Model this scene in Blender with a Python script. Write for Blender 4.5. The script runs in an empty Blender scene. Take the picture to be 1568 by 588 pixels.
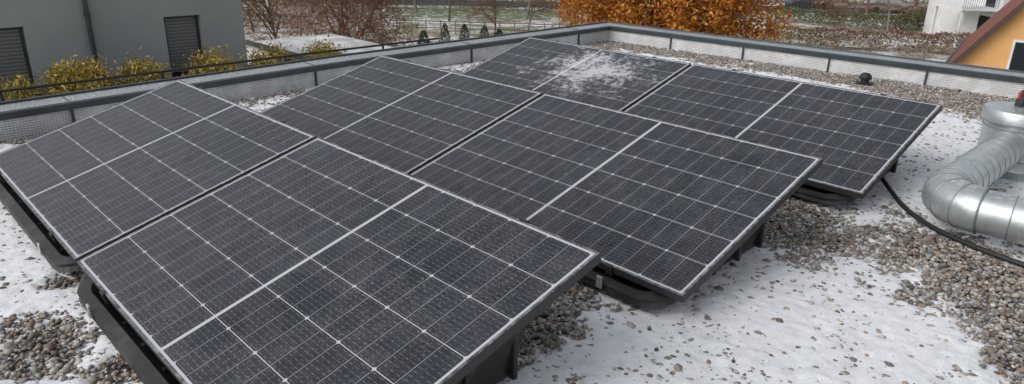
import bpy, math, random
import numpy as np
from mathutils import Vector, Matrix
random.seed(7); rng=np.random.default_rng(7)
scene=bpy.context.scene
col=scene.collection

# ------------------------------------------------------------------ helpers
def link(o,parent=None):
    col.objects.link(o)
    if parent is not None: o.parent=parent
    return o
def empty(name,loc=(0,0,0),rz=0):
    e=bpy.data.objects.new(name,None); e.location=loc; e.rotation_euler=(0,0,rz); e.empty_display_size=.2
    return link(e)
def mesh_obj(name,verts,faces,mat=None,parent=None,smooth=False,mats=None,fm=None):
    me=bpy.data.meshes.new(name); me.from_pydata([tuple(v) for v in verts],[],[tuple(f) for f in faces]); me.update()
    for m_ in (mats or ([mat] if mat else [])): me.materials.append(m_)
    if fm is not None: me.polygons.foreach_set('material_index',fm)
    if smooth: me.polygons.foreach_set('use_smooth',[True]*len(me.polygons))
    return link(bpy.data.objects.new(name,me),parent)
def np_mesh(name,V,F,mat,colr=None,parent=None,smooth=False):
    """V (n,3), F (m,k) constant k"""
    V=np.asarray(V,np.float32); F=np.asarray(F,np.int32); k=F.shape[1]
    me=bpy.data.meshes.new(name)
    me.vertices.add(len(V)); me.vertices.foreach_set('co',V.ravel())
    me.loops.add(F.size); me.loops.foreach_set('vertex_index',F.ravel())
    me.polygons.add(len(F)); me.polygons.foreach_set('loop_start',np.arange(0,F.size,k,dtype=np.int32))
    me.polygons.foreach_set('loop_total',np.full(len(F),k,np.int32))
    if smooth: me.polygons.foreach_set('use_smooth',np.ones(len(F),bool))
    me.update(calc_edges=True)
    if colr is not None:
        a=me.color_attributes.new('Col','FLOAT_COLOR','POINT')
        c=np.ones((len(V),4),np.float32); c[:,:3]=colr; a.data.foreach_set('color',c.ravel())
    me.materials.append(mat)
    return link(bpy.data.objects.new(name,me),parent)
def box(name,x0,x1,y0,y1,z0,z1,mat,parent=None,bev=0.0):
    v=[(x,y,z) for z in (z0,z1) for y in (y0,y1) for x in (x0,x1)]
    f=[(0,2,3,1),(4,5,7,6),(0,1,5,4),(1,3,7,5),(3,2,6,7),(2,0,4,6)]
    o=mesh_obj(name,v,f,mat,parent)
    if bev>0:
        b=o.modifiers.new('b','BEVEL'); b.width=bev; b.segments=2
    return o

class NT:
    def __init__(s,name):
        s.mat=bpy.data.materials.new(name); s.mat.use_nodes=True; s.t=s.mat.node_tree
        s.b=s.t.nodes['Principled BSDF']; s.out=s.t.nodes['Material Output']
    def n(s,typ,**kw):
        nd=s.t.nodes.new(typ)
        for k,v in kw.items(): setattr(nd,k,v)
        return nd
    def l(s,a,b): s.t.links.new(a,b)
    def put(s,sock,v):
        if isinstance(v,bpy.types.NodeSocket): s.l(v,sock)
        else: sock.default_value=v
    def m(s,op,a,b=None,c=None,clamp=False):
        nd=s.n('ShaderNodeMath',operation=op); nd.use_clamp=clamp
        s.put(nd.inputs[0],a)
        if b is not None: s.put(nd.inputs[1],b)
        if c is not None: s.put(nd.inputs[2],c)
        return nd.outputs[0]
    def coord(s,which='Object'):
        return s.n('ShaderNodeTexCoord').outputs[which]
    def noise(s,vec,scale,detail=3,rough=.55,out='Fac'):
        nd=s.n('ShaderNodeTexNoise'); nd.inputs['Scale'].default_value=scale; nd.inputs['Detail'].default_value=detail
        nd.inputs['Roughness'].default_value=rough; s.l(vec,nd.inputs['Vector']); return nd.outputs[out]
    def vor(s,vec,scale,out='Color',feature='F1'):
        nd=s.n('ShaderNodeTexVoronoi',feature=feature); nd.inputs['Scale'].default_value=scale; s.l(vec,nd.inputs['Vector']); return nd.outputs[out]
    def ss(s,x,lo,hi):
        nd=s.n('ShaderNodeMapRange',interpolation_type='SMOOTHSTEP'); s.put(nd.inputs[0],x)
        nd.inputs[1].default_value=lo; nd.inputs[2].default_value=hi; nd.inputs[3].default_value=0; nd.inputs[4].default_value=1
        return nd.outputs[0]
    def mix(s,f,a,b):
        nd=s.n('ShaderNodeMix',data_type='RGBA'); s.put(nd.inputs[0],f)
        for i,v in ((6,a),(7,b)):
            if isinstance(v,bpy.types.NodeSocket): s.l(v,nd.inputs[i])
            else: nd.inputs[i].default_value=(*v,1)
        return nd.outputs[2]
    def bump(s,h,strength=.3,dist=.01):
        nd=s.n('ShaderNodeBump'); nd.inputs['Strength'].default_value=strength; nd.inputs['Distance'].default_value=dist
        s.l(h,nd.inputs['Height']); s.l(nd.outputs[0],s.b.inputs['Normal'])
    def base(s,v):
        if isinstance(v,bpy.types.NodeSocket): s.l(v,s.b.inputs['Base Color'])
        else: s.b.inputs['Base Color'].default_value=(*v,1)
    def set(s,**kw):
        for k,v in kw.items(): s.put(s.b.inputs[k.replace('_',' ')],v)

def simple(name,c,rough=.7,metal=0,var=.15,scale=3,bumpd=0,bscale=60):
    t=NT(name); co=t.coord()
    n=t.noise(co,scale,4)
    a=tuple(x*(1-var) for x in c); b=tuple(min(1,x*(1+var)) for x in c)
    t.base(t.mix(t.ss(n,.3,.7),a,b)); t.set(Roughness=rough,Metallic=metal)
    if bumpd: t.bump(t.noise(co,bscale,3),.5,bumpd)
    return t.mat
def attr_mat(name,rough=.7,transl=0.0,frost=0.0,fscale=3,flo=.5,fhi=.7):
    t=NT(name); a=t.n('ShaderNodeVertexColor',layer_name='Col'); c=a.outputs[0]
    if frost>0:
        co=t.coord(); g=t.n('ShaderNodeNewGeometry'); sx=t.n('ShaderNodeSeparateXYZ'); t.l(g.outputs['Normal'],sx.inputs[0])
        f=t.m('MULTIPLY',t.ss(sx.outputs[2],.3,1),t.ss(t.noise(co,fscale,4),flo,fhi)); c=t.mix(t.m('MULTIPLY',f,frost),c,(.75,.77,.8))
    t.base(c); t.set(Roughness=rough)
    if transl>0:
        tr=t.n('ShaderNodeBsdfTranslucent'); t.l(c,tr.inputs[0]); mx=t.n('ShaderNodeMixShader'); mx.inputs[0].default_value=transl
        t.l(t.b.outputs[0],mx.inputs[1]); t.l(tr.outputs[0],mx.inputs[2]); t.l(mx.outputs[0],t.out.inputs[0])
    return t.mat

# ------------------------------------------------------------------ site constants
CAM=np.array([4.6985,-0.529,1.2542]); AZ,PI_,RO=-0.7925,0.3596,0.0187
GZ=-0.12           # roof surface
YARD=-6.2          # garden level
Fh=np.array([math.sin(AZ),math.cos(AZ)]); Rh=np.array([math.cos(AZ),-math.sin(AZ)])
def site(d,l):     # neighbourhood survey grid (metres along / across the street axis)
    p=CAM[:2]+Fh*d+Rh*l; return float(p[0]),float(p[1])

# ------------------------------------------------------------------ noise on arrays
def vnoise(x,y,seed):
    r=np.random.default_rng(seed); T=r.random((256,256))
    xi=np.floor(x).astype(int); yi=np.floor(y).astype(int); fx=x-xi; fy=y-yi
    fx=fx*fx*(3-2*fx); fy=fy*fy*(3-2*fy)
    g=lambda a,b:T[a%256,b%256]
    return (g(xi,yi)*(1-fx)+g(xi+1,yi)*fx)*(1-fy)+(g(xi,yi+1)*(1-fx)+g(xi+1,yi+1)*fx)*fy
def fbm(x,y,sc,seed,oc=4,g=.55):
    s=0;a=1;t=0
    for i in range(oc):
        s=s+a*vnoise(x*sc*2**i+17*i,y*sc*2**i+31*i,seed+i); t+=a; a*=g
    return s/t

# ------------------------------------------------------------------ materials
def panel_mat(name,L,W,patch=None,seed=0.0,smears=()):
    t=NT(name); co=t.coord(); sp=t.n('ShaderNodeSeparateXYZ'); t.l(co,sp.inputs[0]); x,y=sp.outputs[0],sp.outputs[1]
    mo=t.n('ShaderNodeVectorMath',operation='ADD'); t.l(co,mo.inputs[0]); mo.inputs[1].default_value=(seed*3.1,seed*1.7,seed); cs=mo.outputs[0]
    mx=.020; my=.018; mid=.0075; cw=(L/2-mx-mid)/9; ch=(W-2*my)/6
    ax=t.m('ABSOLUTE',t.m('SUBTRACT',x,L/2))
    tt=t.m('DIVIDE',t.m('SUBTRACT',ax,mid),cw)
    s=t.m('DIVIDE',t.m('SUBTRACT',y,my),ch)
    dn=lambda v:t.m('ABSOLUTE',t.m('SUBTRACT',v,t.m('ROUND',v)))
    dx=t.m('MULTIPLY',dn(tt),cw); dy=t.m('MULTIPLY',dn(s),ch)
    dx2=t.m('MULTIPLY',dn(t.m('DIVIDE',t.m('SUBTRACT',tt,1),2)),2*cw)
    lx=t.m('MULTIPLY',t.m('LESS_THAN',dx,.0009),.7); ly=t.m('MULTIPLY',t.m('LESS_THAN',dy,.0016),.9)
    dia=t.m('LESS_THAN',t.m('ADD',dx2,dy),.0090)
    o=t.m('MAXIMUM',t.m('LESS_THAN',ax,mid),t.m('GREATER_THAN',tt,9.0))
    o=t.m('MAXIMUM',o,t.m('MAXIMUM',t.m('LESS_THAN',s,0),t.m('GREATER_THAN',s,6)))
    line=t.m('MAXIMUM',t.m('MAXIMUM',lx,ly),t.m('MAXIMUM',dia,o))
    bb=t.m('MULTIPLY',s,10); db=t.m('ABSOLUTE',t.m('SUBTRACT',t.m('FRACT',bb),.5))
    bus=t.m('LESS_THAN',db,.045)
    pads=t.m('LESS_THAN',t.m('ABSOLUTE',t.m('SUBTRACT',t.m('FRACT',t.m('MULTIPLY',tt,3)),.5)),.22)
    big=t.noise(cs,2.2,4,.6)
    bus=t.m('MULTIPLY',bus,t.m('ADD',.25,t.m('MULTIPLY',pads,.75)))
    cb=t.n('ShaderNodeCombineXYZ'); t.l(t.m('FLOOR',tt),cb.inputs[0]); t.l(t.m('FLOOR',s),cb.inputs[1]); t.l(t.m('SIGN',t.m('SUBTRACT',x,L/2)),cb.inputs[2])
    wn=t.n('ShaderNodeTexWhiteNoise'); t.l(cb.outputs[0],wn.inputs[0])
    cell=t.mix(wn.outputs[0],(.008,.0105,.017),(.013,.016,.025))
    c=t.mix(t.m('MULTIPLY',bus,.7),cell,(.22,.23,.25))
    c=t.mix(line,c,(.47,.49,.52))
    g1=t.ss(t.noise(cs,260,2,.6),.58,.72); g2=t.ss(t.noise(cs,120,3,.7),.56,.78)
    fr=t.m('MULTIPLY',t.m('ADD',t.m('MULTIPLY',g1,.38),t.m('MULTIPLY',g2,.18)),t.m('ADD',.32,t.m('MULTIPLY',t.ss(big,.3,.65),.8)))
    haze=t.m('ADD',.006,t.m('MULTIPLY',t.ss(t.noise(cs,9,5,.7),.35,.8),.045))
    sm=t.ss(t.noise(cs,5.5,5,.65),.645,.70)
    for (qx,qy,qr) in smears:
        d_=t.m('SQRT',t.m('ADD',t.m('POWER',t.m('SUBTRACT',x,qx),2),t.m('POWER',t.m('MULTIPLY',t.m('SUBTRACT',y,qy),1.3),2)))
        v=t.m('SUBTRACT',t.m('ADD',t.noise(cs,9,5,.62),.11),t.m('MULTIPLY',d_,.75/qr*.35))
        sm=t.m('MAXIMUM',sm,t.ss(v,.40,.50))
    fr=t.m('MULTIPLY',t.m('ADD',fr,haze),t.m('SUBTRACT',1,t.m('MULTIPLY',sm,.75)))
    fr=t.m('MAXIMUM',fr,t.m('MULTIPLY',t.m('SUBTRACT',1,t.ss(y,.015,.06)),t.m('MULTIPLY',g2,.6)))
    if patch:
        px,py,rx,ry=patch
        dd=t.m('SQRT',t.m('ADD',t.m('POWER',t.m('DIVIDE',t.m('SUBTRACT',x,px),rx),2),t.m('POWER',t.m('DIVIDE',t.m('SUBTRACT',y,py),ry),2)))
        pn=t.m('SUBTRACT',t.m('ADD',t.m('MULTIPLY',t.noise(cs,20,8,.85),1.9),t.m('MULTIPLY',t.noise(cs,5,4,.6),1.1)),t.m('MULTIPLY',dd,.42))
        pm=t.m('MULTIPLY',t.ss(pn,1.05,1.52),.72)
        fr=t.m('MAXIMUM',fr,pm)
    fr=t.m('MINIMUM',fr,1)
    c=t.mix(fr,c,(.62,.64,.68))
    t.base(c)
    rg=t.m('ADD',.36,t.m('ADD',t.m('MULTIPLY',fr,.4),t.m('MULTIPLY',t.ss(big,.35,.7),.12)))
    t.set(Roughness=t.m('SUBTRACT',rg,t.m('MULTIPLY',sm,.14)),IOR=1.42)
    t.bump(t.m('ADD',g1,t.m('MULTIPLY',g2,.6)),.2,.0006)
    return t.mat

M_frame=NT('frame_black_frosted')
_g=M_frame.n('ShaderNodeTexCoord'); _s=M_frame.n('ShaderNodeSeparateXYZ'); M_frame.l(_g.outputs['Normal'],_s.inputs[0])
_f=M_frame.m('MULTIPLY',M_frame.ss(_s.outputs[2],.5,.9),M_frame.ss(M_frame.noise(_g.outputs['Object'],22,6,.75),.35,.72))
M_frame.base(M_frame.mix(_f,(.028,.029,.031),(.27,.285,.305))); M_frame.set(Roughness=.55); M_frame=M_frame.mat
M_plastic=NT('black_plastic'); _c=M_plastic.coord()
M_plastic.base(M_plastic.mix(M_plastic.ss(M_plastic.noise(_c,9,5,.7),.45,.75),(.014,.014,.015),(.05,.05,.052))); M_plastic.set(Roughness=.5); M_plastic.bump(M_plastic.noise(_c,120,2),.2,.001); M_plastic=M_plastic.mat
M_back=simple('backsheet',(.25,.25,.26),.6)
M_clip=simple('clip_aluminium',(.6,.6,.6),.35,.8)
M_rubber=simple('cable_rubber',(.016,.017,.018),.55)
M_anth=simple('anthracite_metal',(.045,.058,.066),.45,.2,.2,6)
M_galv=NT('galvanised_steel'); _c=M_galv.coord(); _v=M_galv.vor(_c,70); _sx=M_galv.n('ShaderNodeSeparateColor'); M_galv.l(_v,_sx.inputs[0])
_n=M_galv.n('ShaderNodeNewGeometry'); _s=M_galv.n('ShaderNodeSeparateXYZ'); M_galv.l(_n.outputs['Normal'],_s.inputs[0])
_sn=M_galv.m('MULTIPLY',M_galv.ss(_s.outputs[2],.80,1.0),M_galv.ss(M_galv.noise(_c,60,4,.7),.50,.66))
_st=M_galv.ss(M_galv.noise(_c,5,5,.7),.35,.75)
M_galv.base(M_galv.mix(M_galv.m('MULTIPLY',_sn,.45),M_galv.mix(_st,M_galv.mix(_sx.outputs[0],(.45,.49,.51),(.54,.58,.595)),(.36,.39,.40)),(.8,.83,.86)))
M_galv.set(Metallic=M_galv.m('SUBTRACT',.62,M_galv.m('MULTIPLY',_sn,.5)),Roughness=M_galv.m('ADD',.36,M_galv.m('MULTIPLY',_sn,.3)))
M_galv.bump(M_galv.noise(_c,9,2),.06,.006); M_galv=M_galv.mat
M_seam=simple('zinc_seam',(.24,.26,.27),.5,.5)
# snow
M_snow=NT('roof_snow'); _c=M_snow.coord(); _n1=M_snow.noise(_c,14,5,.7); _n2=M_snow.noise(_c,170,3,.7)
_b=M_snow.mix(M_snow.ss(_n1,.25,.65),(.68,.70,.735),(.83,.85,.88))
_sp=M_snow.ss(M_snow.noise(_c,60,4,.65),.61,.72)
M_snow.base(M_snow.mix(M_snow.m('MULTIPLY',_sp,.6),_b,(.33,.30,.27))); M_snow.set(Roughness=.75)
M_snow.bump(M_snow.m('ADD',_n2,M_snow.m('MULTIPLY',_n1,.8)),.7,.006); M_snow=M_snow.mat
M_peb=attr_mat('pebble_stone',.75,0,.55,22,.50,.66)
M_bed=NT('gravel_bed'); _c=M_bed.coord(); _v=M_bed.vor(_c,48); _d=M_bed.vor(_c,48,'Distance'); _s=M_bed.n('ShaderNodeSeparateColor'); M_bed.l(_v,_s.inputs[0])
_k=M_bed.mix(_s.outputs[0],(.10,.08,.065),(.33,.29,.25)); _k=M_bed.mix(M_bed.ss(_d,.35,.75),_k,(.02,.018,.016))
M_bed.base(_k); M_bed.set(Roughness=.85); M_bed=M_bed.mat

# ------------------------------------------------------------------ SOLAR PANELS
L=1.722; W=1.1237; G=.02; TILT=.2708
rows=[(0.0,0.0),(0.0487,1.5254),(0.0765,3.1447)]
SM={0:[(1.35,.85,.30)],1:[(1.30,.80,.22),(1.05,.42,.16),(.95,.16,.14)],2:[(.5,.9,.15)],3:[(1.45,.95,.12)],4:[],5:[(.8,.3,.15)]}
def solar_panel(x0,y0,k,patch=None):
    root=empty('solar_panel',(x0,y0,0)); root.rotation_euler=(TILT,0,0)
    th=.035; fw=.010
    V=[];F=[]
    def ring(x0_,x1_,y0_,y1_,z): V.extend([(x0_,y0_,z),(x1_,y0_,z),(x1_,y1_,z),(x0_,y1_,z)])
    b=.0012
    ring(0,L,0,W,-th); ring(0,L,0,W,-b); ring(b,L-b,b,W-b,0); ring(fw,L-fw,fw,W-fw,0); ring(fw,L-fw,fw,W-fw,-.006)
    ring(.03,L-.03,.03,W-.03,-th)
    for a in range(4):
        for i in range(4):
            j=(i+1)%4; F.append((a*4+i,a*4+j,(a+1)*4+j,(a+1)*4+i))
    for i in range(4):
        j=(i+1)%4; F.append((20+i,20+j,j,i))
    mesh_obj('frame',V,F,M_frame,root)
    mesh_obj('glass_with_cells',[(fw,fw,-.0015),(L-fw,fw,-.0015),(L-fw,W-fw,-.0015),(fw,W-fw,-.0015)],[(0,1,2,3)],panel_mat('pv_cells_%d'%k,L,W,patch,k*1.3+1,SM[k]),root)
    mesh_obj('backsheet',[(fw,fw,-.008),(L-fw,fw,-.008),(L-fw,W-fw,-.008),(fw,W-fw,-.008)],[(3,2,1,0)],M_back,root)
    box('junction_box',L/2-.06,L/2+.06,W-.16,W-.08,-.028,-.0095,M_plastic,root,.004)
    for cx in (.34,L-.34):
        box('clamp_low',cx-.018,cx+.018,-.010,.006,-.045,.0025,M_plastic,root,.002)
        box('clamp_high',cx-.018,cx+.018,W-.006,W+.010,-.045,.0025,M_plastic,root,.002)
    return root
def rrect(x0,x1,y0,y1,r,zf,n=6):
    pts=[]
    for cx,cy,a0 in ((x1-r,y0+r,-90),(x1-r,y1-r,0),(x0+r,y1-r,90),(x0+r,y0+r,180)):
        for i in range(n+1):
            a=math.radians(a0+90*i/n); X=cx+r*math.cos(a); Y=cy+r*math.sin(a); pts.append((X,Y,zf(X,Y)))
    return pts
def mounting_tub(x0,y0):
    root=empty('panel_mounting_tub',(x0,y0,0)); tt=math.tan(TILT)
    g=lambda X,Y:GZ+.004
    pl=lambda off:(lambda X,Y:max(GZ+.03,Y*tt+off))
    rings=[rrect(.20,L-.20,.05,.86,.10,g),
           rrect(.13,L-.13,-.005,.92,.12,lambda X,Y:GZ+.02),
           rrect(.11,L-.11,-.02,.935,.12,lambda X,Y:GZ+.035+.45*max(0,Y)*tt),
           rrect(.08,L-.08,-.030,.96,.12,pl(-.062)),
           rrect(.055,L-.055,-.045,.985,.13,pl(-.062)),
           rrect(.05,L-.05,-.05,.99,.13,pl(-.082)),
           rrect(.05,L-.05,-.05,.99,.13,pl(-.046)),
           rrect(.10,L-.10,-.01,.94,.11,pl(-.046)),
           rrect(.16,L-.16,.04,.88,.09,lambda X,Y:GZ+.03)]
    n=len(rings[0]); V=[p for r in rings for p in r]; F=[]
    order=[0,1,2,3,4,6,7,8]
    for a,b in zip(order[:-1],order[1:]):
        for i in range(n):
            j=(i+1)%n; F.append((a*n+i,a*n+j,b*n+j,b*n+i))
    for i in range(n):
        j=(i+1)%n; F.append((4*n+i,4*n+j,5*n+j,5*n+i))
    F.append(tuple(8*n+i for i in range(n)))
    mesh_obj('tub_shell',V,F,M_plastic,root)
    for i in range(7):
        X=.30+i*(L-.6)/6
        box('rib_low',X-.012,X+.012,-.03,.02,GZ+.02,-.064,M_plastic,root,.004)
        box('rib_back',X-.012,X+.012,.90,.945,GZ+.02,.93*tt-.075,M_plastic,root,.005)
    for i in range(4):
        Y=.22+i*.2
        for X in (.115,L-.115):
            box('rib_side',X-.014,X+.014,Y-.010,Y+.010,GZ+.02,Y*tt-.07,M_plastic,root,.004)
    for X in (.34,L-.34):
        box('side_clip',X-.014,X+.014,-.060,-.052,-.080,-.03,M_clip,root,.002)
    box('end_clip',L-.052,L-.044,.10,.13,-.075,-.03,M_clip,root,.002)
    return root
k=0
for r,(sx,py) in enumerate(rows):
    for c in range(2):
        x0=sx+c*(L+G)
        solar_panel(x0,py,k,patch=(1.05,.75,.50,.42) if (r==2 and c==0) else None)
        mounting_tub(x0,py); k+=1

# ------------------------------------------------------------------ ROOF: gravel bed, snow, pebbles
X0,X1,Y0,Y1=-1.15,9.5,-4.5,7.2
mesh_obj('roof_gravel_bed',[(X0,Y0,-.136),(X1,Y0,-.136),(X1,Y1,-.136),(X0,Y1,-.136)],[(0,1,2,3)],M_bed)
bare=[(3.42,2.72,.20,.70),(3.12,2.95,.22,.8),(4.32,2.70,.24,.66),(3.95,2.90,.18,.5),(4.75,2.9,.38,.7),(4.36,2.42,.15,.5),(4.50,2.15,.12,.4),(3.10,1.08,.15,.9),(3.0,1.35,.22,.8),(3.2,1.85,.12,.4),
      (2.15,-.27,.14,.8),(1.62,-.03,.07,.85),(1.84,-.30,.10,.65),(2.45,-.05,.08,.7),(4.6,1.9,.13,.3),(4.2,3.5,.15,.3),
      (3.8,3.2,.18,.35),(3.03,.75,.13,.6),(2.75,.0,.10,.4),(-.75,.5,.2,.6),(3.7,5.9,.25,.3),(3.0,6.3,.4,.55),(4.05,2.45,.07,.4)]
snowy=[(3.75,1.6,.45,.2),(3.45,4.4,.45,.3),(3.5,5.3,.4,.3),(.8,-.1,.5,.4),(4.1,1.3,.4,.2)]
def mask(x,y):
    n=fbm(x,y,1.9,11,5,.6)-.5
    m=.93+n*.75+(fbm(x,y,8,51,5,.74)-.5)*2.2
    for bx,by,s,a in bare: m=m-a*1.5*np.exp(-((x-bx)**2+(y-by)**2)/(2*s**2))
    for bx,by,s,a in snowy: m=m+a*np.exp(-((x-bx)**2+(y-by)**2)/(2*s*s))
    m=m-1.0*np.clip((y-6.3)/.35,0,1)-.4*np.clip((-.45-x)/.2,0,1)
    for sx,py in rows:   # dry strip under the panels
        ix=np.clip((x-sx-.22)/.15,0,1)*np.clip((sx+2*L-.22-x)/.15,0,1); iy=np.clip((y-py-.12)/.12,0,1)*np.clip((py+1.10-y)/.15,0,1)
        m=m-1.7*ix*iy
    return np.clip((m+.05)/.66,0,1)
hx=np.arange(-1.1,6.2,.0125); hy=np.arange(-2.2,7.2,.0125); GX,GY=np.meshgrid(hx,hy)
S=mask(GX,GY)
Z=-.1365+.0196*S+.012*(fbm(GX,GY,34,90,3,.6)-.5)+.005*(fbm(GX,GY,5,95,3)-.5)
V=np.stack([GX,GY,Z],-1).reshape(-1,3); ny,nx=GX.shape
I=np.arange(ny*nx).reshape(ny,nx); F=np.stack([I[:-1,:-1],I[:-1,1:],I[1:,1:],I[1:,:-1]],-1).reshape(-1,4)
np_mesh('snow_patches',V,F,M_snow,smooth=True)
phi=(1+5**.5)/2
ico=np.array([(-1,phi,0),(1,phi,0),(-1,-phi,0),(1,-phi,0),(0,-1,phi),(0,1,phi),(0,-1,-phi),(0,1,-phi),(phi,0,-1),(phi,0,1),(-phi,0,-1),(-phi,0,1)])/math.sqrt(1+phi*phi)
icf=np.array([(0,11,5),(0,5,1),(0,1,7),(0,7,10),(0,10,11),(1,5,9),(5,11,4),(11,10,2),(10,7,6),(7,1,8),(3,9,4),(3,4,2),(3,2,6),(3,6,8),(3,8,9),(4,9,5),(2,4,11),(6,2,10),(8,6,7),(9,8,1)])
N=350000
px=rng.uniform(-1.1,6.1,N); py=rng.uniform(-2.1,7.15,N); s=mask(px,py)
keep=(rng.random(N)<np.where(s<.6,1,np.where(s<.97,.75,.55)))
for sx,pyy in rows:
    inn=(px>sx+.35)&(px<sx+2*L-.35)&(py>pyy+.3)&(py<pyy+.9); keep&=~inn
px,py,s=px[keep],py[keep],s[keep]; n=len(px)
rad=np.clip(rng.lognormal(math.log(.0076),.36,n),.0035,.020)
sc=np.stack([rad*rng.uniform(.9,1.5,n),rad*rng.uniform(.75,1.1,n),rad*rng.uniform(.5,.8,n)],1)
a=rng.uniform(0,2*math.pi,n); tl=rng.normal(0,.3,n)
P=ico[None]*sc[:,None]*(1+rng.normal(0,.07,(n,12,1)))
ct,st=np.cos(tl)[:,None],np.sin(tl)[:,None]; y_=P[...,1]*ct-P[...,2]*st; z_=P[...,1]*st+P[...,2]*ct
ca,sa=np.cos(a)[:,None],np.sin(a)[:,None]; x_=P[...,0]*ca-y_*sa; y2=P[...,0]*sa+y_*ca
zc=-.131+rng.uniform(0,.0115,n)
V=np.stack([x_+px[:,None],y2+py[:,None],z_+zc[:,None]],-1).reshape(-1,3)
F=(icf[None]+12*np.arange(n)[:,None,None]).reshape(-1,3)
pal=np.array([(.22,.175,.135),(.30,.25,.20),(.38,.34,.295),(.13,.11,.095),(.24,.225,.21),(.46,.44,.41),(.27,.18,.125),(.16,.155,.15),(.33,.28,.215),(.30,.295,.29)])
C=pal[rng.integers(0,len(pal),n)]*rng.uniform(.6,1.15,(n,1)); C=np.repeat(C,12,0)
np_mesh('roof_pebbles',V,F,M_peb,C,smooth=True)

# ------------------------------------------------------------------ PARAPET + own building
M_cap=NT('parapet_cap_top'); _c=M_cap.coord()
_f=M_cap.ss(M_cap.noise(_c,60,5,.75),.42,.66); _h=M_cap.ss(M_cap.noise(_c,2.5,3),.3,.7)
M_cap.base(M_cap.mix(M_cap.m('MULTIPLY',_f,M_cap.m('ADD',.5,M_cap.m('MULTIPLY',_h,.5))),(.20,.22,.235),(.58,.60,.63))); M_cap.set(Roughness=.6); M_cap=M_cap.mat
M_mesh=NT('parapet_mesh_lining'); _c=M_mesh.coord(); _s=M_mesh.n('ShaderNodeSeparateXYZ'); M_mesh.l(_c,_s.inputs[0])
_w=M_mesh.m('ABSOLUTE',M_mesh.m('SUBTRACT',M_mesh.m('FRACT',M_mesh.m('MULTIPLY',_s.outputs[2],62)),.5))
_w2=M_mesh.m('ABSOLUTE',M_mesh.m('SUBTRACT',M_mesh.m('FRACT',M_mesh.m('MULTIPLY',M_mesh.m('ADD',_s.outputs[0],_s.outputs[1]),55)),.5))
_k=M_mesh.m('MAXIMUM',M_mesh.ss(_w,.28,.42),M_mesh.m('MULTIPLY',M_mesh.ss(_w2,.3,.45),.6))
_k=M_mesh.m('MULTIPLY',_k,M_mesh.ss(M_mesh.noise(_c,7,4,.7),.25,.6))
M_mesh.base(M_mesh.mix(_k,(.66,.67,.68),(.24,.24,.245))); M_mesh.set(Roughness=.7); M_mesh.bump(_k,.5,.004); M_mesh=M_mesh.mat
M_facade=simple('own_render',(.55,.55,.53),.85,0,.08,2,.003,90)
own=empty('flat_roof_building')
def lerp(a,b,t): return a+(b-a)*t
PL=[(-.62,-4.5),(-.80,.20),(-1.03,3.0),(-1.10,6.92)]
PR=[(-1.10,6.92),(3.45,7.16),(9.5,7.5)]
zc0=.062
def offs(pts):
    n=len(pts); segn=[]
    for i in range(n-1):
        d=np.array(pts[i+1])-np.array(pts[i]); d/=np.linalg.norm(d); segn.append(np.array([-d[1],d[0]]))
    return segn
allp=PL+PR[1:]; sn=offs(allp); off=[]
for i in range(len(allp)):
    if i==0: o=sn[0]
    elif i==len(allp)-1: o=sn[-1]
    else:
        o=sn[i-1]+sn[i]; o=o/(o@sn[i])     # mitre
    off.append(o)
def run(pts,off,name):
    n=len(pts)
    prof=[('lining',[(0.03,-.14),(0.012,-.135),(0.012,zc0-.045)],M_mesh),
          ('fascia',[(0.012,zc0-.042),(-.006,zc0-.046),(-.010,zc0),(.022,zc0+.006)],M_anth),
          ('cap',[(.022,zc0+.004),(.21,zc0+.010)],M_cap),
          ('outer_lip',[(.21,zc0+.010),(.212,zc0+.026),(.24,zc0+.026),(.245,zc0-.08),(.22,zc0-.09)],M_anth),
          ('facade',[(.20,zc0-.08),(.20,YARD)],M_facade)]
    for nm,pf,mt in prof:
        V=[];F=[]
        for (p,o) in zip(pts,off):
            for (u,z) in pf: V.append((p[0]+o[0]*u,p[1]+o[1]*u,z))
        m_=len(pf)
        for i in range(n-1):
            for j in range(m_-1): F.append((i*m_+j,i*m_+j+1,(i+1)*m_+j+1,(i+1)*m_+j))
        mesh_obj(name+'_'+nm,V,F,mt,own)
run(allp,off,'parapet')
for y in [-3.2,-1.3,.63,2.6,4.5,6.3]:
    for a,b in zip(PL[:-1],PL[1:]):
        if a[1]<=y<b[1]:
            x=lerp(a[0],b[0],(y-a[1])/(b[1]-a[1])); box('bracket_w',x-.012,x+.006,y-.008,y+.008,-.135,zc0-.03,M_anth,own)
            box('cap_joint_w',x-.21,x-.03,y-.0025,y+.0025,zc0+.0065,zc0+.0115,M_anth,own)
for x in (-.19,.75,1.71,2.64,3.6,4.55,5.5,6.5):
    y=6.92+(x+1.1)*.0527
    box('bracket_n',x-.008,x+.008,y-.006,y+.010,-.135,zc0-.03,M_anth,own)
mesh_obj('south_facade',[(X1,Y0,-.14),(X0+.3,Y0,-.14),(X0+.3,Y0,YARD),(X1,Y0,YARD)],[(0,1,2,3)],M_facade,own)
mesh_obj('east_facade',[(X1,Y1,-.14),(X1,Y0,-.14),(X1,Y0,YARD),(X1,Y1,YARD)],[(0,1,2,3)],M_facade,own)

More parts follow.
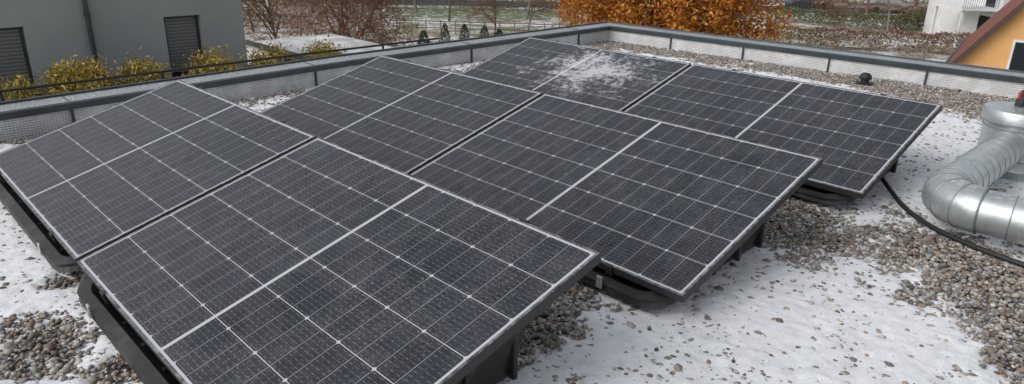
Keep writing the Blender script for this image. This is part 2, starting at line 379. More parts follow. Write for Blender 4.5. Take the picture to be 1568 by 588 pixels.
# ------------------------------------------------------------------ tubes
def frames(path):
    P=[np.array(p,float) for p in path]; out=[]
    up=np.array([0,0,1.0])
    for i,p in enumerate(P):
        t=P[min(i+1,len(P)-1)]-P[max(i-1,0)]; t/=np.linalg.norm(t)
        a=np.cross(t,up); 
        if np.linalg.norm(a)<1e-4: a=np.array([1.0,0,0])
        a/=np.linalg.norm(a); b=np.cross(a,t); out.append((p,a,b))
    return out
def tube(name,path,radii,mat,parent=None,n=32,cap=False):
    fr=frames(path); V=[];F=[]
    for (p,a,b),r in zip(fr,radii):
        for i in range(n):
            th=2*math.pi*i/n; V.append(p+a*r*math.cos(th)+b*r*math.sin(th))
    for k_ in range(len(fr)-1):
        for i in range(n):
            j=(i+1)%n; F.append((k_*n+i,k_*n+j,(k_+1)*n+j,(k_+1)*n+i))
    if cap: F.append(tuple(range(n))); F.append(tuple((len(fr)-1)*n+i for i in range(n)))
    return mesh_obj(name,V,F,mat,parent,smooth=True)
def lathe(name,cx,cy,prof,mat,parent=None,n=48):
    V=[];F=[]
    for r,z in prof:
        for i in range(n):
            th=2*math.pi*i/n; V.append((cx+r*math.cos(th),cy+r*math.sin(th),z))
    for k_ in range(len(prof)-1):
        for i in range(n):
            j=(i+1)%n; F.append((k_*n+i,k_*n+j,(k_+1)*n+j,(k_+1)*n+i))
    o=mesh_obj(name,V,F,mat,parent,smooth=True)
    e=o.modifiers.new('es','EDGE_SPLIT'); e.split_angle=math.radians(35)
    return o
# ------------------------------------------------------------------ VENTILATION DUCT
duct=empty('ventilation_duct')
r0=.104; ax_=.050; DX=3.865; R=.19; YB=3.38; YR=YB-R
tube('duct_leg',[(DX,4.62-i*.05,ax_) for i in range(25)]+[(DX,YB,ax_)],[r0]*26,M_galv,duct,48)
tube('duct_elbow',[(DX+R*(1-math.cos(a)),YB-R*math.sin(a),ax_) for a in [math.radians(90*g/20) for g in range(21)]],[r0+.006]*21,M_galv,duct,48)
tube('duct_run',[(DX+R+i*.1,YR,ax_) for i in range(26)],[r0]*26,M_galv,duct,48)
def ringseam(name,c,d,r,w=.004):
    c=np.array(c,float); d=np.array(d,float); d/=np.linalg.norm(d)
    tube(name,[c-d*w,c-d*w*.5,c+d*w*.5,c+d*w],[r,r+.0035,r+.0035,r],M_seam,duct,48)
for i in range(10): ringseam('spiral_seam',(DX,YB+.08+i*.11,ax_),(.10,1,0),r0-.0002,.003)
for i in range(18): ringseam('spiral_seam',(DX+R+.12+i*.13,YR,ax_),(1,.10,0),r0-.0002,.003)
for a in (0,22.5,45,67.5,90):
    a=math.radians(a); ringseam('elbow_seam',(DX+R*(1-math.cos(a)),YB-R*math.sin(a),ax_),(math.sin(a),-math.cos(a),0),r0+.006,.0045)
zt=.265
SX,SY=3.875,4.68
lathe('stack',SX,SY,[(.29,GZ),(.29,GZ+.012),(.205,GZ+.03),(.195,GZ+.06),(.195,.0),(.195,zt-.08),(.216,zt-.077),(.216,zt-.012),(.208,zt),(.06,zt+.012),(.0,zt+.014)],M_galv,duct)
for z in (-.03,.155): lathe('stack_seam',SX,SY,[(.1945,z-.004),(.200,z-.002),(.200,z+.002),(.1945,z+.004)],M_seam,duct)
lathe('cap_seam',SX,SY,[(.2155,zt-.079),(.221,zt-.077),(.221,zt-.070),(.2155,zt-.068)],M_seam,duct)
M_red=simple('red_lacquer',(.50,.03,.02),.4); M_dk=simple('dark_motor',(.03,.03,.032),.5)
MX,MY=SX+.0,SY+.02
lathe('motor_base',MX,MY,[(.0,zt+.005),(.062,zt+.005),(.062,zt+.05),(.05,zt+.058),(0,zt+.058)],M_dk,duct,24)
box('motor_box',MX-.05,MX+.06,MY-.05,MY+.04,zt+.055,zt+.105,M_red,duct,.008)
box('motor_lever',MX-.03,MX-.005,MY-.085,MY-.052,zt+.03,zt+.12,M_dk,duct,.006)
for p in ((DX,3.75),(4.6,YR),(5.6,YR)):
    sxx=.12 if p[1]>3.3 else .02; syy=.02 if p[1]>3.3 else .12
    box('support_foot',p[0]-sxx,p[0]+sxx,p[1]-syy,p[1]+syy,GZ,-.050,M_clip,duct,.004)
# ------------------------------------------------------------------ CABLE
def bez(pts,n=12):
    P=[np.array(p,float) for p in pts]; P=[2*P[0]-P[1]]+P+[2*P[-1]-P[-2]]; out=[]
    for i in range(1,len(P)-2):
        for k_ in range(n):
            t=k_/n; a,b,c,d=P[i-1:i+3]
            out.append(.5*((2*b)+(-a+c)*t+(2*a-5*b+4*c-d)*t*t+(-a+3*b-3*c+d)*t**3))
    out.append(P[-2]); return out
cp=bez([(2.9,4.2,.02),(3.25,3.93,-.02),(3.407,3.748,-.055),(3.66,3.42,-.098),(3.86,3.22,-.100),(4.06,3.12,-.102),(4.27,3.06,-.102),(4.7,2.99,-.102),(5.6,2.9,-.104)])
tube('power_cable',cp,[.0125]*len(cp),M_rubber,None,12)
vent=empty('roof_vent_cowl')
lathe('cowl',2.23,6.70,[(.08,GZ),(.08,GZ+.012),(.04,GZ+.016),(.04,GZ+.05),(.055,GZ+.052),(.058,GZ+.072),(.045,GZ+.095),(.025,GZ+.108),(0,GZ+.112)],M_rubber,vent,24)

rail=empty('terrace_railing')
rp=[(-1.45,-3.5,.08),(-1.52,.2,.065),(-1.66,2.9,.055),(-1.75,4.6,.04)]
tube('top_rail',rp,[.011]*4,M_rubber,rail,8); tube('lower_rail',[(a,b,c-.10) for a,b,c in rp],[.007]*4,M_rubber,rail,8)
for y in (-3,-1.9,-.8,.35,1.5,2.65,3.8):
    z=.065-.004*max(0,y); x=-1.52-.047*max(0,y)
    tube('post',[(x,y,-1.1),(x,y,z)],[.012,.012],M_rubber,rail,8)
for y in (-3,-.8,1.5,3.8):   # stand-off arms fixing the rail to the facade
    x=-1.52-.047*max(0,y); tube('stand_off',[(x,y,-.9),(-.85,y,-.9)],[.012,.012],M_rubber,rail,8)

# ------------------------------------------------------------------ NEIGHBOURHOOD GROUND
M_gard=NT('garden_ground'); _c=M_gard.coord()
_a=M_gard.noise(_c,.11,5,.6); _b=M_gard.noise(_c,.55,6,.7); _d=M_gard.noise(_c,4,4,.7)
_g=M_gard.mix(M_gard.ss(_a,.42,.58),(.12,.15,.055),(.20,.15,.09))
_g=M_gard.mix(M_gard.ss(_d,.35,.7),_g,(.25,.23,.13))
_s=M_gard.m('ADD',M_gard.m('MULTIPLY',_b,.65),M_gard.m('MULTIPLY',_d,.4))
M_gard.base(M_gard.mix(M_gard.m('MULTIPLY',M_gard.ss(_s,.49,.60),.85),_g,(.72,.74,.76))); M_gard.set(Roughness=.9); M_gard=M_gard.mat
mesh_obj('garden_ground',[(-700,-700,YARD),(700,-700,YARD),(700,900,YARD),(-700,900,YARD)],[(0,1,2,3)],M_gard)
def sheet(name,pts,z,mat):
    P=[site(d,l) for d,l in pts]; return mesh_obj(name,[(p[0],p[1],z) for p in P],[tuple(range(len(P)))],mat)
M_asph=simple('asphalt',(.055,.057,.06),.85,0,.25,1.5)
M_ssnow=simple('trodden_snow',(.60,.61,.63),.85,0,.3,1.2)
sheet('street',[(72,-70),(78,-70),(78,80),(72,80)],YARD+.008,M_asph)
sheet('snowy_path',[(40.5,13),(40.5,40),(44.5,40),(46,13)],YARD+.004,M_ssnow)
sheet('garden_path',[(60,-30),(61.5,-30),(58.5,15),(57.2,15)],YARD+.004,M_ssnow)
M_lawn=NT('lawn'); _c=M_lawn.coord(); M_lawn.base(M_lawn.mix(M_lawn.ss(M_lawn.noise(_c,1.5,6,.75),.48,.62),(.12,.15,.055),(.48,.50,.48))); M_lawn.set(Roughness=.9); M_lawn=M_lawn.mat
sheet('lawn',[(50,31),(50,37),(58,38),(57.5,33)],YARD+.004,M_lawn)
sheet('lawn',[(62,-12),(62,3),(70,4),(70,-12)],YARD+.004,M_lawn)

# ------------------------------------------------------------------ foliage makers
M_leaf=attr_mat('leaf',.65,.25); M_leafs=attr_mat('leaf_frosted',.7,.15,.6); M_bark=attr_mat('bark',.85)
def leaf_mesh(name,C,size,pal,mat=M_leaf,parent=None,shade=None,asp=.6):
    n=len(C); a=rng.normal(size=(n,3)); a/=np.linalg.norm(a,axis=1)[:,None]; b=rng.normal(size=(n,3)); b-=a*(a*b).sum(1)[:,None]; b/=np.linalg.norm(b,axis=1)[:,None]
    s=size*rng.uniform(.6,1.3,(n,1)); a=a*s; b=b*s*asp
    V=np.stack([C-a,C+b,C+a,C-b],1).reshape(-1,3); F=np.arange(4*n).reshape(n,4)
    pal=np.array(pal); c=pal[rng.integers(0,len(pal),n)]*rng.uniform(.65,1.25,(n,1))
    if shade is not None: c=c*shade[:,None]
    return np_mesh(name,V,F,mat,np.repeat(c,4,0),parent)
def clumps(nc,npc,cr,fn):
    cs=np.array([fn() for _ in range(nc)]); k_=rng.uniform(.6,1.25,nc)
    P=cs[:,None]+rng.normal(size=(nc,npc,3))*cr*k_[:,None,None]*.5
    sh=np.repeat(rng.uniform(.65,1.2,nc),npc)
    return P.reshape(-1,3),sh
class Tubes:
    def __init__(s): s.V=[];s.F=[];s.n=0
    def seg(s,p0,p1,r0,r1,k=4):
        t=p1-p0; ln=np.linalg.norm(t); t=t/(ln+1e-9); a=np.cross(t,(0.3,.2,1)); a/=np.linalg.norm(a)+1e-9; b=np.cross(a,t)
        for p,r in ((p0,r0),(p1,r1)):
            for i in range(k):
                th=2*math.pi*i/k; s.V.append(p+a*r*math.cos(th)+b*r*math.sin(th))
        for i in range(k):
            j=(i+1)%k; s.F.append((s.n+i,s.n+j,s.n+k+j,s.n+k+i))
        s.n+=2*k
def grow(T,p,d,ln,r,lev,maxl,kids,rnd,droop=0,up=.25,tips=None,minr=0,low=.22):
    nseg=4 if lev==0 else 3; pts=[p]; q=p.copy(); dd=d.copy()
    for i in range(nseg):
        dd=dd+rnd.normal(0,.10 if lev==0 else .2,3)+np.array([0,0,(up if lev<2 else up-droop)*.25]); dd/=np.linalg.norm(dd)
        q2=q+dd*ln/nseg; ra=max(minr,r*(1-.7*i/nseg)); rb=max(minr,r*(1-.7*(i+1)/nseg))
        T.seg(q,q2,ra,rb,6 if lev==0 else (4 if lev==1 else 3)); q=q2; pts.append(q)
    if tips is not None and lev>=maxl-1: tips.append(q)
    if lev<maxl:
        for i in range(kids[lev]):
            t=rnd.uniform(low,1) if lev==0 else rnd.uniform(.15,1)
            fi=t*nseg; k_=min(int(fi),nseg-1); b=pts[k_]+(pts[k_+1]-pts[k_])*(fi-k_)
            ax=rnd.normal(size=3); ax-=dd*(ax@dd); ax/=np.linalg.norm(ax)
            nd=dd*rnd.uniform(.35,.8)+ax*rnd.uniform(.6,1.0); nd/=np.linalg.norm(nd)
            grow(T,b,nd,ln*rnd.uniform(.42,.68)*(1.15-.35*t),r*(1-.6*t)*.5,lev+1,maxl,kids,rnd,droop,up,tips,minr)
_tree_cache={}
def bare_tree(name,d,l,h,seed,colr=(.10,.075,.06),kids=(12,8,7,0),thick=.016,variant=None,rot=0,xy=None,zb=YARD,droop=0):
    key=variant or seed
    if key not in _tree_cache:
        T=Tubes(); rnd=np.random.default_rng(seed)
        grow(T,np.array([0,0,0.]),np.array([0,0,1.]),.62,thick,0,3,kids,rnd,droop,minr=.0012)
        _tree_cache[key]=(np.array(T.V),np.array(T.F))
    V,F=_tree_cache[key]
    c=np.array(colr)*np.ones((len(V),1))*np.random.default_rng(seed).uniform(.75,1.2,(len(V),1))
    o=np_mesh(name,V,F,M_bark,c)
    x,y=xy if xy else site(d,l); o.location=(x,y,zb); o.scale=(h,h,h); o.rotation_euler=(0,0,rot); return o
for i,(d,l,h,cc) in enumerate([(58,-23,9,0),(64,-18,10,1),(52,-19,6,0),(66,-9,9,2),(60,-5.5,7,0),(70,-2,10,1),(56,-10.5,5.5,0),(63,1,9,2),(52,-1.5,4.5,1),(68,33,9,1),(60,37,8,0),(54,24,4,1),(78,22,12,2),(80,44,12,0),(84,-30,12,1),(86,-12,13,2),(88,6,12,0),(90,15,12,1),(74,-24,11,0),(50,-15,5,2),(47,-11,6,1),(72,-14,9,1),(55,1,5,1),(77,33,9,1),(58,30,6,2)]):
    cols=[(.125,.085,.065),(.17,.095,.06),(.21,.19,.17)]
    bare_tree('bare_tree',d,l,h,100+i%5,cols[cc],variant='v%d'%(i%5),rot=i*1.7)
def twiggy(name,d,l,h,seed,pal,n,leaf):
    x,y=site(d,l); T=Tubes(); rnd=np.random.default_rng(seed); tips=[]
    grow(T,np.array([0,0,0.]),np.array([0,0,1.]),h*.8,h*.014,0,3,(46,7,4,0),rnd,.9,.1,tips,low=.05)
    root=empty(name,(x,y,YARD)); V=np.array(T.V)*np.array([.62,.62,1]); np_mesh('trunk_and_limbs',V,np.array(T.F),M_bark,np.array((.17,.10,.07))*np.ones((len(V),1)),root)
    tp=np.array(tips)*np.array([.62,.62,1]); C=tp[rng.integers(0,len(tp),n)]+rng.normal(size=(n,3))*np.array([.30,.30,.45])
    C[:,2]=np.maximum(C[:,2],.1)
    leaf_mesh('dry_foliage',C,leaf,pal,M_leaf,root,asp=.22); return root
twiggy('larch_tree',33,-7.7,10.5,5,[(.27,.155,.10),(.22,.125,.085),(.32,.19,.12)],32000,.095)
twiggy('larch_tree',43,-14.3,10,8,[(.24,.15,.10),(.20,.125,.09),(.27,.18,.13)],14000,.10)
# ORANGE OAK
def orange_tree(d,l,R_,zc,rz):
    x,y=site(d,l); root=empty('orange_oak_tree',(x,y,YARD)); T=Tubes(); rnd=np.random.default_rng(3); tips=[]
    grow(T,np.array([0,0,0.]),np.array([0,0,1.]),8,.28,0,2,(16,8,0),rnd,0,.2,tips)
    V=np.array(T.V); np_mesh('trunk_and_limbs',V,np.array(T.F),M_bark,np.array((.07,.05,.04))*np.ones((len(V),1)),root)
    def fn():
        v=rng.normal(size=3); v/=np.linalg.norm(v); rr=rng.uniform(.35,1)**.5
        bump_=1+.07*math.sin(3*math.atan2(v[1],v[0])+1)+.06*math.sin(7*v[2]+5*v[0])
        return np.array([v[0]*R_*rr*bump_,v[1]*R_*rr*bump_,zc-YARD+v[2]*rz*rr])
    P,sh=clumps(620,130,.80,fn)
    leaf_mesh('autumn_leaves',P,.09,[(.66,.26,.035),(.57,.20,.025),(.72,.35,.05),(.36,.13,.02),(.52,.23,.04)],M_leaf,root,sh)
orange_tree(36,7.25,5.35,-1.0,5.2)
# golden shrubs by the grey house
for i,(yy,w,top) in enumerate([(1.9,.72,-1.6),(3.1,.80,-1.42),(4.35,.72,-1.5),(5.8,.82,-1.5),(7.2,.78,-1.5),(8.65,.75,-1.6)]):
    root=empty('golden_conifer_shrub',(-11.5,yy,YARD)); H=top-YARD
    T=Tubes(); rnd=np.random.default_rng(40+i)
    for s_ in range(9):
        T.seg(np.array([rnd.normal(0,.1),rnd.normal(0,.1),0]),np.array([rnd.normal(0,.3),rnd.normal(0,.3),H*.85]),.03,.008,4)
    V=np.array(T.V); np_mesh('stems',V,np.array(T.F),M_bark,np.array((.15,.10,.05))*np.ones((len(V),1)),root)
    def fn():
        z=rng.uniform(.1,1)**.7; wr=w*min(1,math.sqrt(max(0,(1.03-z)/.22)))*rng.uniform(.3,1.0)**.6; a=rng.uniform(0,6.28)
        return np.array([wr*math.cos(a),wr*math.sin(a),H*(z*.95)+rng.normal(0,.06)])
    P,sh=clumps(260,110,.26,fn)
    leaf_mesh('foliage',P,.055,[(.50,.40,.07),(.39,.33,.06),(.56,.43,.10),(.22,.20,.05),(.50,.29,.08)],M_leafs,root,sh,asp=.3)
for i,(d,l,h) in enumerate([(47,-6.0,.9),(46.5,-4.55,1.45),(47.5,-3.35,1.3),(48,-2.05,1.15),(49,-1.1,.8),(50,-12,.9)]):
    x,y=site(d,l); root=empty('small_conifer',(x,y,YARD)); T=Tubes(); T.seg(np.array([0,0,0.]),np.array([0,0,h*.9]),.04,.01,5)
    V=np.array(T.V); np_mesh('stem',V,np.array(T.F),M_bark,np.array((.08,.06,.04))*np.ones((len(V),1)),root)
    z=rng.uniform(0,1,900)**1.3; a=rng.uniform(0,6.28,900); rr=.42*(1-z)**.6*rng.uniform(.6,1.1,900)+.03
    leaf_mesh('needles',np.stack([rr*np.cos(a),rr*np.sin(a),.08+z*h],1),.06,[(.03,.05,.03),(.045,.065,.035),(.02,.035,.025)],M_leafs,root,asp=.4)
def hedge(name,a,b,w,h,pal,dens=330,leaf=.085,mat=M_leafs):
    xa,ya=site(*a); xb,yb=site(*b); ln=math.hypot(xb-xa,yb-ya); ux,uy=(xb-xa)/ln,(yb-ya)/ln; n=int(ln*dens*(h+w)*.6)
    t=rng.uniform(0,ln,n); s_=rng.uniform(-w/2,w/2,n)+rng.normal(0,.05,n); z=h*rng.uniform(0,1,n)**.6
    top=rng.random(n)<.35; z=np.where(top,h+rng.normal(0,.06,n),z); ed=rng.random(n)<.6; s_=np.where(ed&~top,np.sign(s_)*w/2+rng.normal(0,.06,n),s_)
    z=z*(1+.06*np.sin(t*1.7)+.05*np.sin(t*4.1))
    C=np.stack([xa+ux*t-uy*s_,ya+uy*t+ux*s_,YARD+z],1); return leaf_mesh(name,C,leaf,pal,mat,asp=.5)
brown=[(.23,.125,.085),(.28,.155,.10),(.16,.10,.07),(.32,.19,.125)]; green=[(.09,.13,.05),(.14,.145,.055),(.18,.13,.06),(.065,.09,.035)]
hedge('beech_hedge',(50,17.5),(47,31),.9,1.25,brown)
hedge('clipped_hedge',(65,23),(58.6,31.5),2.2,1.1,green,300)
hedge('clipped_hedge',(58.6,31.5),(65,37),1.2,1.1,green,300)
hedge('beech_hedge',(74,28),(66,38),1.2,1.2,brown,250)
hedge('beech_hedge',(60,40),(52,37),1.0,1.2,brown,250)
hedge('garden_hedge',(56,-26),(53,-14),.8,1.0,brown,200)
hedge('garden_hedge',(70,-30),(67,14),.9,1.1,green,150)
hedge('garden_hedge',(83,-60),(83,70),1.6,2.2,brown,90,.15)
for i,(d,l,h) in enumerate([(43.5,19.5,2.2),(44,22,1.8),(43.2,25,1.7),(42.6,16.5,1.6),(44,28.3,1.8),(42,4,1.6),(45,.5,1.7),(44,-8,1.5),(48,-9.5,1.8),(53,3.5,2.2),(55,-3.5,2)]):
    bare_tree('bare_shrub',d,l,h*1.1,200+i%3,(.21,.135,.095),kids=(14,7,5,0),thick=.012,variant='s%d'%(i%3),rot=i*2.1)
fence=empty('garden_fence'); M_fw=simple('weathered_wood',(.22,.19,.16),.85)
fa=np.array(site(53,-13)); fb=np.array(site(51,14)); nf=26
for i in range(nf):
    p=fa+(fb-fa)*i/(nf-1); tube('post',[(p[0],p[1],YARD),(p[0],p[1],YARD+1.0)],[.045,.045],M_fw,fence,6,True)
for z in (.45,.9): tube('rail',[(fa[0],fa[1],YARD+z),(fb[0],fb[1],YARD+z)],[.03,.03],M_fw,fence,6,True)

# ------------------------------------------------------------------ GREY HOUSE
M_grey=NT('grey_render'); _c=M_grey.coord(); M_grey.base(M_grey.mix(M_grey.ss(M_grey.noise(_c,.6,5,.6),.3,.7),(.29,.315,.33),(.34,.365,.38))); M_grey.set(Roughness=.9); M_grey.bump(M_grey.noise(_c,70,3),.3,.004); M_grey=M_grey.mat
M_glass=NT('window_glass'); M_glass.base((.02,.025,.03)); M_glass.set(Roughness=.06,IOR=1.5); M_glass=M_glass.mat
M_blind=NT('venetian_blind'); _c=M_blind.coord(); _s=M_blind.n('ShaderNodeSeparateXYZ'); M_blind.l(_c,_s.inputs[0])
_w=M_blind.ss(M_blind.m('FRACT',M_blind.m('MULTIPLY',_s.outputs[2],13)),.1,.9); M_blind.base(M_blind.mix(_w,(.09,.095,.10),(.20,.21,.22))); M_blind.set(Roughness=.5); M_blind=M_blind.mat
gh=empty('grey_house')
def wall_x(xp,y0,y1,z0,z1,holes,mat,parent,depth=.18):
    ys=sorted({y0,y1,*[h[0] for h in holes],*[h[1] for h in holes]}); zs=sorted({z0,z1,*[h[2] for h in holes],*[h[3] for h in holes]})
    V=[];F=[]
    def q(*p): b=len(V); V.extend(p); F.append((b,b+1,b+2,b+3))
    for a,b in zip(ys[:-1],ys[1:]):
        for c,d in zip(zs[:-1],zs[1:]):
            if any(h[0]<=a and b<=h[1] and h[2]<=c and d<=h[3] for h in holes): continue
            q((xp,a,c),(xp,b,c),(xp,b,d),(xp,a,d))
    for ya,yb,za,zb in holes:
        xi=xp-depth
        q((xp,ya,za),(xi,ya,za),(xi,ya,zb),(xp,ya,zb)); q((xp,yb,za),(xi,yb,za),(xi,yb,zb),(xp,yb,zb))
        q((xp,ya,za),(xi,ya,za),(xi,yb,za),(xp,yb,za)); q((xp,ya,zb),(xi,ya,zb),(xi,yb,zb),(xp,yb,zb))
    return mesh_obj('wall_east',V,F,mat,parent)
holes=[(5.40,6.24,-2.75,-.86),(1.25,2.62,-2.75,-.86),(5.40,6.24,-5.9,-3.9),(-3.2,-1.8,-2.75,-.86)]
wall_x(-13,-9,7.3,YARD,1.3,holes,M_grey,gh)
for a,b,c,d in holes:
    x=-13.14
    box('frame_l',x-.04,x,a,a+.06,c,d,M_anth,gh); box('frame_r',x-.04,x,b-.06,b,c,d,M_anth,gh); box('frame_t',x-.04,x,a+.06,b-.06,d-.06,d,M_anth,gh); box('frame_b',x-.04,x,a+.06,b-.06,c,c+.07,M_anth,gh)
    box('pane',x-.03,x-.02,a+.06,b-.06,c+.07,d-.06,M_glass,gh)
    box('blind',x-.015,x-.006,a+.07,b-.07,c+(d-c)*(.30),d-.065,M_blind,gh)
    box('sill',-13.0,-12.93,a-.05,b+.05,c-.05,c-.01,M_anth,gh)
box('wall_north',-22,-13.002,7.28,7.298,YARD,1.3,M_grey,gh)
box('wall_south',-22,-13.002,-8.998,-8.98,YARD,1.3,M_grey,gh); box('wall_west',-22.02,-22.0,-9,7.3,YARD,1.3,M_grey,gh)
box('flat_roof',-22.1,-12.9,-9.1,7.4,1.302,1.42,M_anth,gh)
tube('downpipe',[(-12.93,3.82,YARD),(-12.93,3.82,1.3)],[.05,.05],M_anth,gh,12)
for z in (-4.5,-2.5,-.7): box('pipe_clip',-13.0,-12.87,3.76,3.88,z,z+.03,M_anth,gh)
M_white=simple('white_render',(.66,.67,.68),.85,0,.08,1)
ga=empty('white_garage'); box('body',-22,-14.4,11.25,15,YARD,-3.12,M_white,ga); box('coping_front',-22.1,-14.3,11.15,11.4,-3.118,-3.0,M_anth,ga); box('roof_snow',-22,-14.4,11.402,15,-3.118,-3.06,M_ssnow,ga)
box('door',-17.2,-14.9,11.2,11.248,YARD,-3.9,M_clip,ga)

# ------------------------------------------------------------------ ORANGE HOUSE (gable, steep tiled roof)
M_or=simple('orange_render',(.66,.37,.15),.88,0,.06,.8,.003,60)
M_tile=NT('clay_tiles'); _c=M_tile.coord(); _s=M_tile.n('ShaderNodeSeparateXYZ'); M_tile.l(_c,_s.inputs[0])
_wy=M_tile.m('FRACT',M_tile.m('MULTIPLY',_s.outputs[1],4)); _wz=M_tile.m('FRACT',M_tile.m('MULTIPLY',_s.outputs[2],3.4))
M_tile.base(M_tile.mix(M_tile.ss(M_tile.noise(_c,3,5,.7),.3,.7),M_tile.mix(M_tile.ss(_wz,.75,1),(.26,.085,.055),(.07,.025,.02)),(.17,.07,.055))); M_tile.set(Roughness=.7)
M_tile.bump(M_tile.m('ADD',_wz,_wy),.8,.04); M_tile=M_tile.mat
oh=empty('orange_house'); ex,ey=site(26,15.7); oh.location=(ex,ey,0)
ang0=math.atan2(Rh[1],Rh[0]); ang=ang0-math.radians(28); oh.rotation_euler=(0,0,ang0-math.radians(35))
ze=-3.50; Wd=9.0; pitch=math.radians(54); rise=math.tan(pitch)*Wd/2; ins=.35; Dp=11
V=[(ins,0,YARD),(Wd-ins,0,YARD),(Wd-ins,0,ze+ins*math.tan(pitch)-.12),(Wd/2,0,ze+rise-.12),(ins,0,ze+ins*math.tan(pitch)-.12)]
V+=[(a,Dp,c) for a,b,c in V]
mesh_obj('walls',V,[(0,1,2,3,4),(9,8,7,6,5),(0,5,6,1)[::-1],(0,4,9,5),(1,6,7,2)],M_or,oh)
def slab(name,x0,z0,x1,z1,mat,y0=-.35,y1=Dp+.35,th=.16):
    V=[(x0,y0,z0),(x1,y0,z1),(x1,y1,z1),(x0,y1,z0),(x0,y0,z0-th),(x1,y0,z1-th),(x1,y1,z1-th),(x0,y1,z0-th)]
    return mesh_obj(name,V,[(0,1,2,3),(7,6,5,4),(0,4,5,1),(1,5,6,2),(2,6,7,3),(3,7,4,0)],mat,oh)
slab('roof_left',0,ze,Wd/2,ze+rise,M_tile); slab('roof_right',Wd,ze,Wd/2+.002,ze+rise,M_tile)
M_wood=simple('dark_fascia',(.06,.035,.03),.6)
slab('verge_board',-.02,ze+.02,Wd/2,ze+rise+.05,M_wood,-.40,-.352,.26)
slab('verge_board_right',Wd+.02,ze+.02,Wd/2+.004,ze+rise+.05,M_wood,-.40,-.352,.26)
tube('gutter',[(-.06,-.35,ze-.05),(-.06,Dp+.35,ze-.05)],[.07,.07],M_anth,oh,10)
for wx in (1.95,5.2):
    box('window_frame',wx,wx+1.15,-.03,.0-.002,-3.3,-2.1,M_white,oh); box('window_glass',wx+.08,wx+1.07,-.036,-.032,-3.22,-2.18,M_glass,oh)
    box('window_frame_low',wx,wx+1.15,-.03,-.002,-5.6,-4.3,M_white,oh); box('window_glass_low',wx+.08,wx+1.07,-.036,-.032,-5.52,-4.38,M_glass,oh)

# ------------------------------------------------------------------ WHITE HOUSE WITH BALCONY
wh=empty('white_balcony_house'); x,y=site(50,31.8); wh.location=(x,y,YARD); wh.rotation_euler=(0,0,ang0)
box('body',1.6,12,0,9,0,6.4,M_white,wh); box('roof',1.4,12.2,-.2,9.2,6.402,6.6,M_anth,wh)
box('balcony_slab',-.9,1.598,.3,4,2.55,2.75,M_white,wh); box('post_a',-.75,-.6,.45,.6,0,2.548,M_white,wh); box('post_b',-.75,-.6,3.7,3.85,0,2.548,M_white,wh)
box('balcony_rail',-.9,1.598,.32,.36,3.65,3.7,M_anth,wh)
for i in range(17): box('baluster',-.88+i*.15,-.86+i*.15,.33,.35,2.752,3.648,M_anth,wh)
box('balcony_rail_side',-.9,-.86,.362,4,3.65,3.7,M_anth,wh)
for i in range(3):
    for z in (.9,3.6): box('window',2.4+i*3,3.8+i*3,-.01,-.003,z,z+1.4,M_glass,wh)
box('side_window',1.59,1.597,.8,1.8,2.76,4.8,M_glass,wh); box('side_window_low',1.59,1.597,.8,2.2,.9,2.1,M_glass,wh)
sh=empty('garden_shed'); x,y=site(70,-23.5); sh.location=(x,y,YARD); M_teal=simple('green_roof_felt',(.10,.22,.08),.8); M_shed=simple('shed_boards',(.55,.56,.56),.8)
box('body',-1.2,1.2,-1,1,0,1.9,M_shed,sh); V=[(-1.4,-1.2,1.8),(1.4,-1.2,1.8),(1.4,1.2,1.8),(-1.4,1.2,1.8),(0,-1.2,2.7),(0,1.2,2.7)]
mesh_obj('roof',V,[(0,1,4),(2,3,5),(0,4,5,3),(1,2,5,4)],M_teal,sh); box('door',-.4,.4,-1.03,-1.002,.05,1.7,M_anth,sh)
for i,(d,l,w) in enumerate([(105,-50,12),(112,-20,10),(108,20,12),(115,48,11)]):
    hs=empty('distant_house',(*site(d,l),YARD),ang); box('body',0,w,0,9,0,5.5,M_white if i%2 else M_or,hs)
    V=[(-.4,-.4,5.4),(w+.4,-.4,5.4),(w+.4,9.4,5.4),(-.4,9.4,5.4),(-.4,4.5,9.5),(w+.4,4.5,9.5)]; mesh_obj('roof',V,[(0,1,5,4),(2,3,4,5),(0,4,3),(1,2,5)],M_tile,hs)
    for j in range(3): box('window',1.5+j*3.2,2.7+j*3.2,-.02,-.003,1,2.3,M_glass,hs)
M_tyre=simple('tyre',(.02,.02,.02),.8)
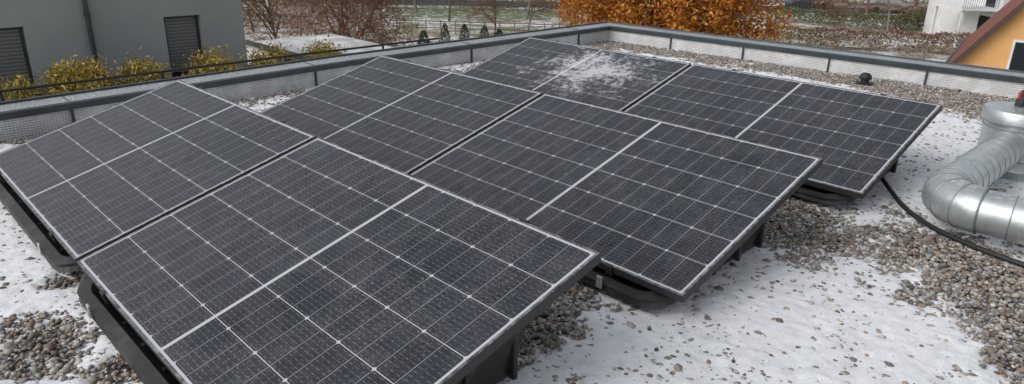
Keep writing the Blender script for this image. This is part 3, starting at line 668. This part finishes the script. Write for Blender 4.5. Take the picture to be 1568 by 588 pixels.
def car(d,l,c,rz):
    x,y=site(d,l); r=empty('parked_car',(x,y,YARD+.01),rz); mt=simple('car_paint',c,.3,.1,.05)
    prof=[(-2.1,.35),(-2.15,.8),(-1.95,.98),(-1.5,1.02),(-.95,1.42),(.55,1.45),(1.15,1.02),(1.9,.9),(2.15,.7),(2.15,.35)]
    V=[];n=len(prof)
    for yy,kx in ((-.85,1),(.85,1)):
        for (a,b) in prof: V.append((a,yy*(.82 if b>1.1 else 1),b))
    F=[tuple(range(n)),tuple(range(2*n-1,n-1,-1))]+[(i,i+n,(i+1)%n+n,(i+1)%n) for i in range(n)]
    mesh_obj('body',V,F,mt,r)
    for sgn in (-1,1):
        mesh_obj('side_glass',[(-1.25,sgn*.80,1.06),(.95,sgn*.80,1.06),(.5,sgn*.715,1.38),(-.9,sgn*.715,1.38)],[(0,1,2,3)],M_glass,r)
        for wx in (-1.35,1.35): tube('wheel',[(wx,sgn*.72,.32),(wx,sgn*.90,.32)],[.32,.32],M_tyre,r,20,cap=True)
    mesh_obj('windscreen',[(.60,-.68,1.43),(.60,.68,1.43),(1.15,.78,1.06),(1.15,-.78,1.06)],[(0,1,2,3)],M_glass,r)
    return r
car(73.2,29.5,(.05,.055,.065),ang+.5); car(73.5,37.5,(.35,.36,.37),ang+.4); car(74,-22,(.2,.02,.02),ang+.45)

# ------------------------------------------------------------------ WORLD / SUN / CAMERA
w=bpy.data.worlds.new('World'); scene.world=w; w.use_nodes=True; nt=w.node_tree; bg=nt.nodes['Background']
sky=nt.nodes.new('ShaderNodeTexSky'); sky.sky_type='NISHITA'; sky.sun_disc=False
EL,AZS=math.radians(38),math.radians(200)
sky.sun_elevation=EL; sky.sun_rotation=AZS; sky.air_density=1.2; sky.dust_density=4
hs=nt.nodes.new('ShaderNodeHueSaturation'); hs.inputs['Saturation'].default_value=.25
nt.links.new(sky.outputs[0],hs.inputs['Color']); nt.links.new(hs.outputs[0],bg.inputs[0]); bg.inputs[1].default_value=.15
sd=bpy.data.lights.new('sun','SUN'); sd.energy=.7; sd.angle=math.radians(60); sd.color=(1,.98,.96)
so=bpy.data.objects.new('sun',sd); link(so)
dirv=Vector((math.sin(AZS)*math.cos(EL),math.cos(AZS)*math.cos(EL),math.sin(EL)))
so.rotation_euler=dirv.to_track_quat('Z','Y').to_euler()
cd=bpy.data.cameras.new('camera'); cam=bpy.data.objects.new('camera',cd); link(cam); scene.camera=cam
f=np.array([math.cos(PI_)*math.sin(AZ),math.cos(PI_)*math.cos(AZ),-math.sin(PI_)]); r=np.array([math.cos(AZ),-math.sin(AZ),0.]); u=np.cross(r,f)
c_,s_=math.cos(RO),math.sin(RO); r2=c_*r+s_*u; u2=-s_*r+c_*u
m=Matrix(((r2[0],u2[0],-f[0],CAM[0]),(r2[1],u2[1],-f[1],CAM[1]),(r2[2],u2[2],-f[2],CAM[2]),(0,0,0,1))); cam.matrix_world=m
cd.sensor_fit='HORIZONTAL'; cd.sensor_width=36; cd.lens=1080.3/1568*36; cd.clip_start=.05; cd.clip_end=2500
scene.view_settings.view_transform='Standard'; scene.view_settings.look='None'; scene.view_settings.exposure=0
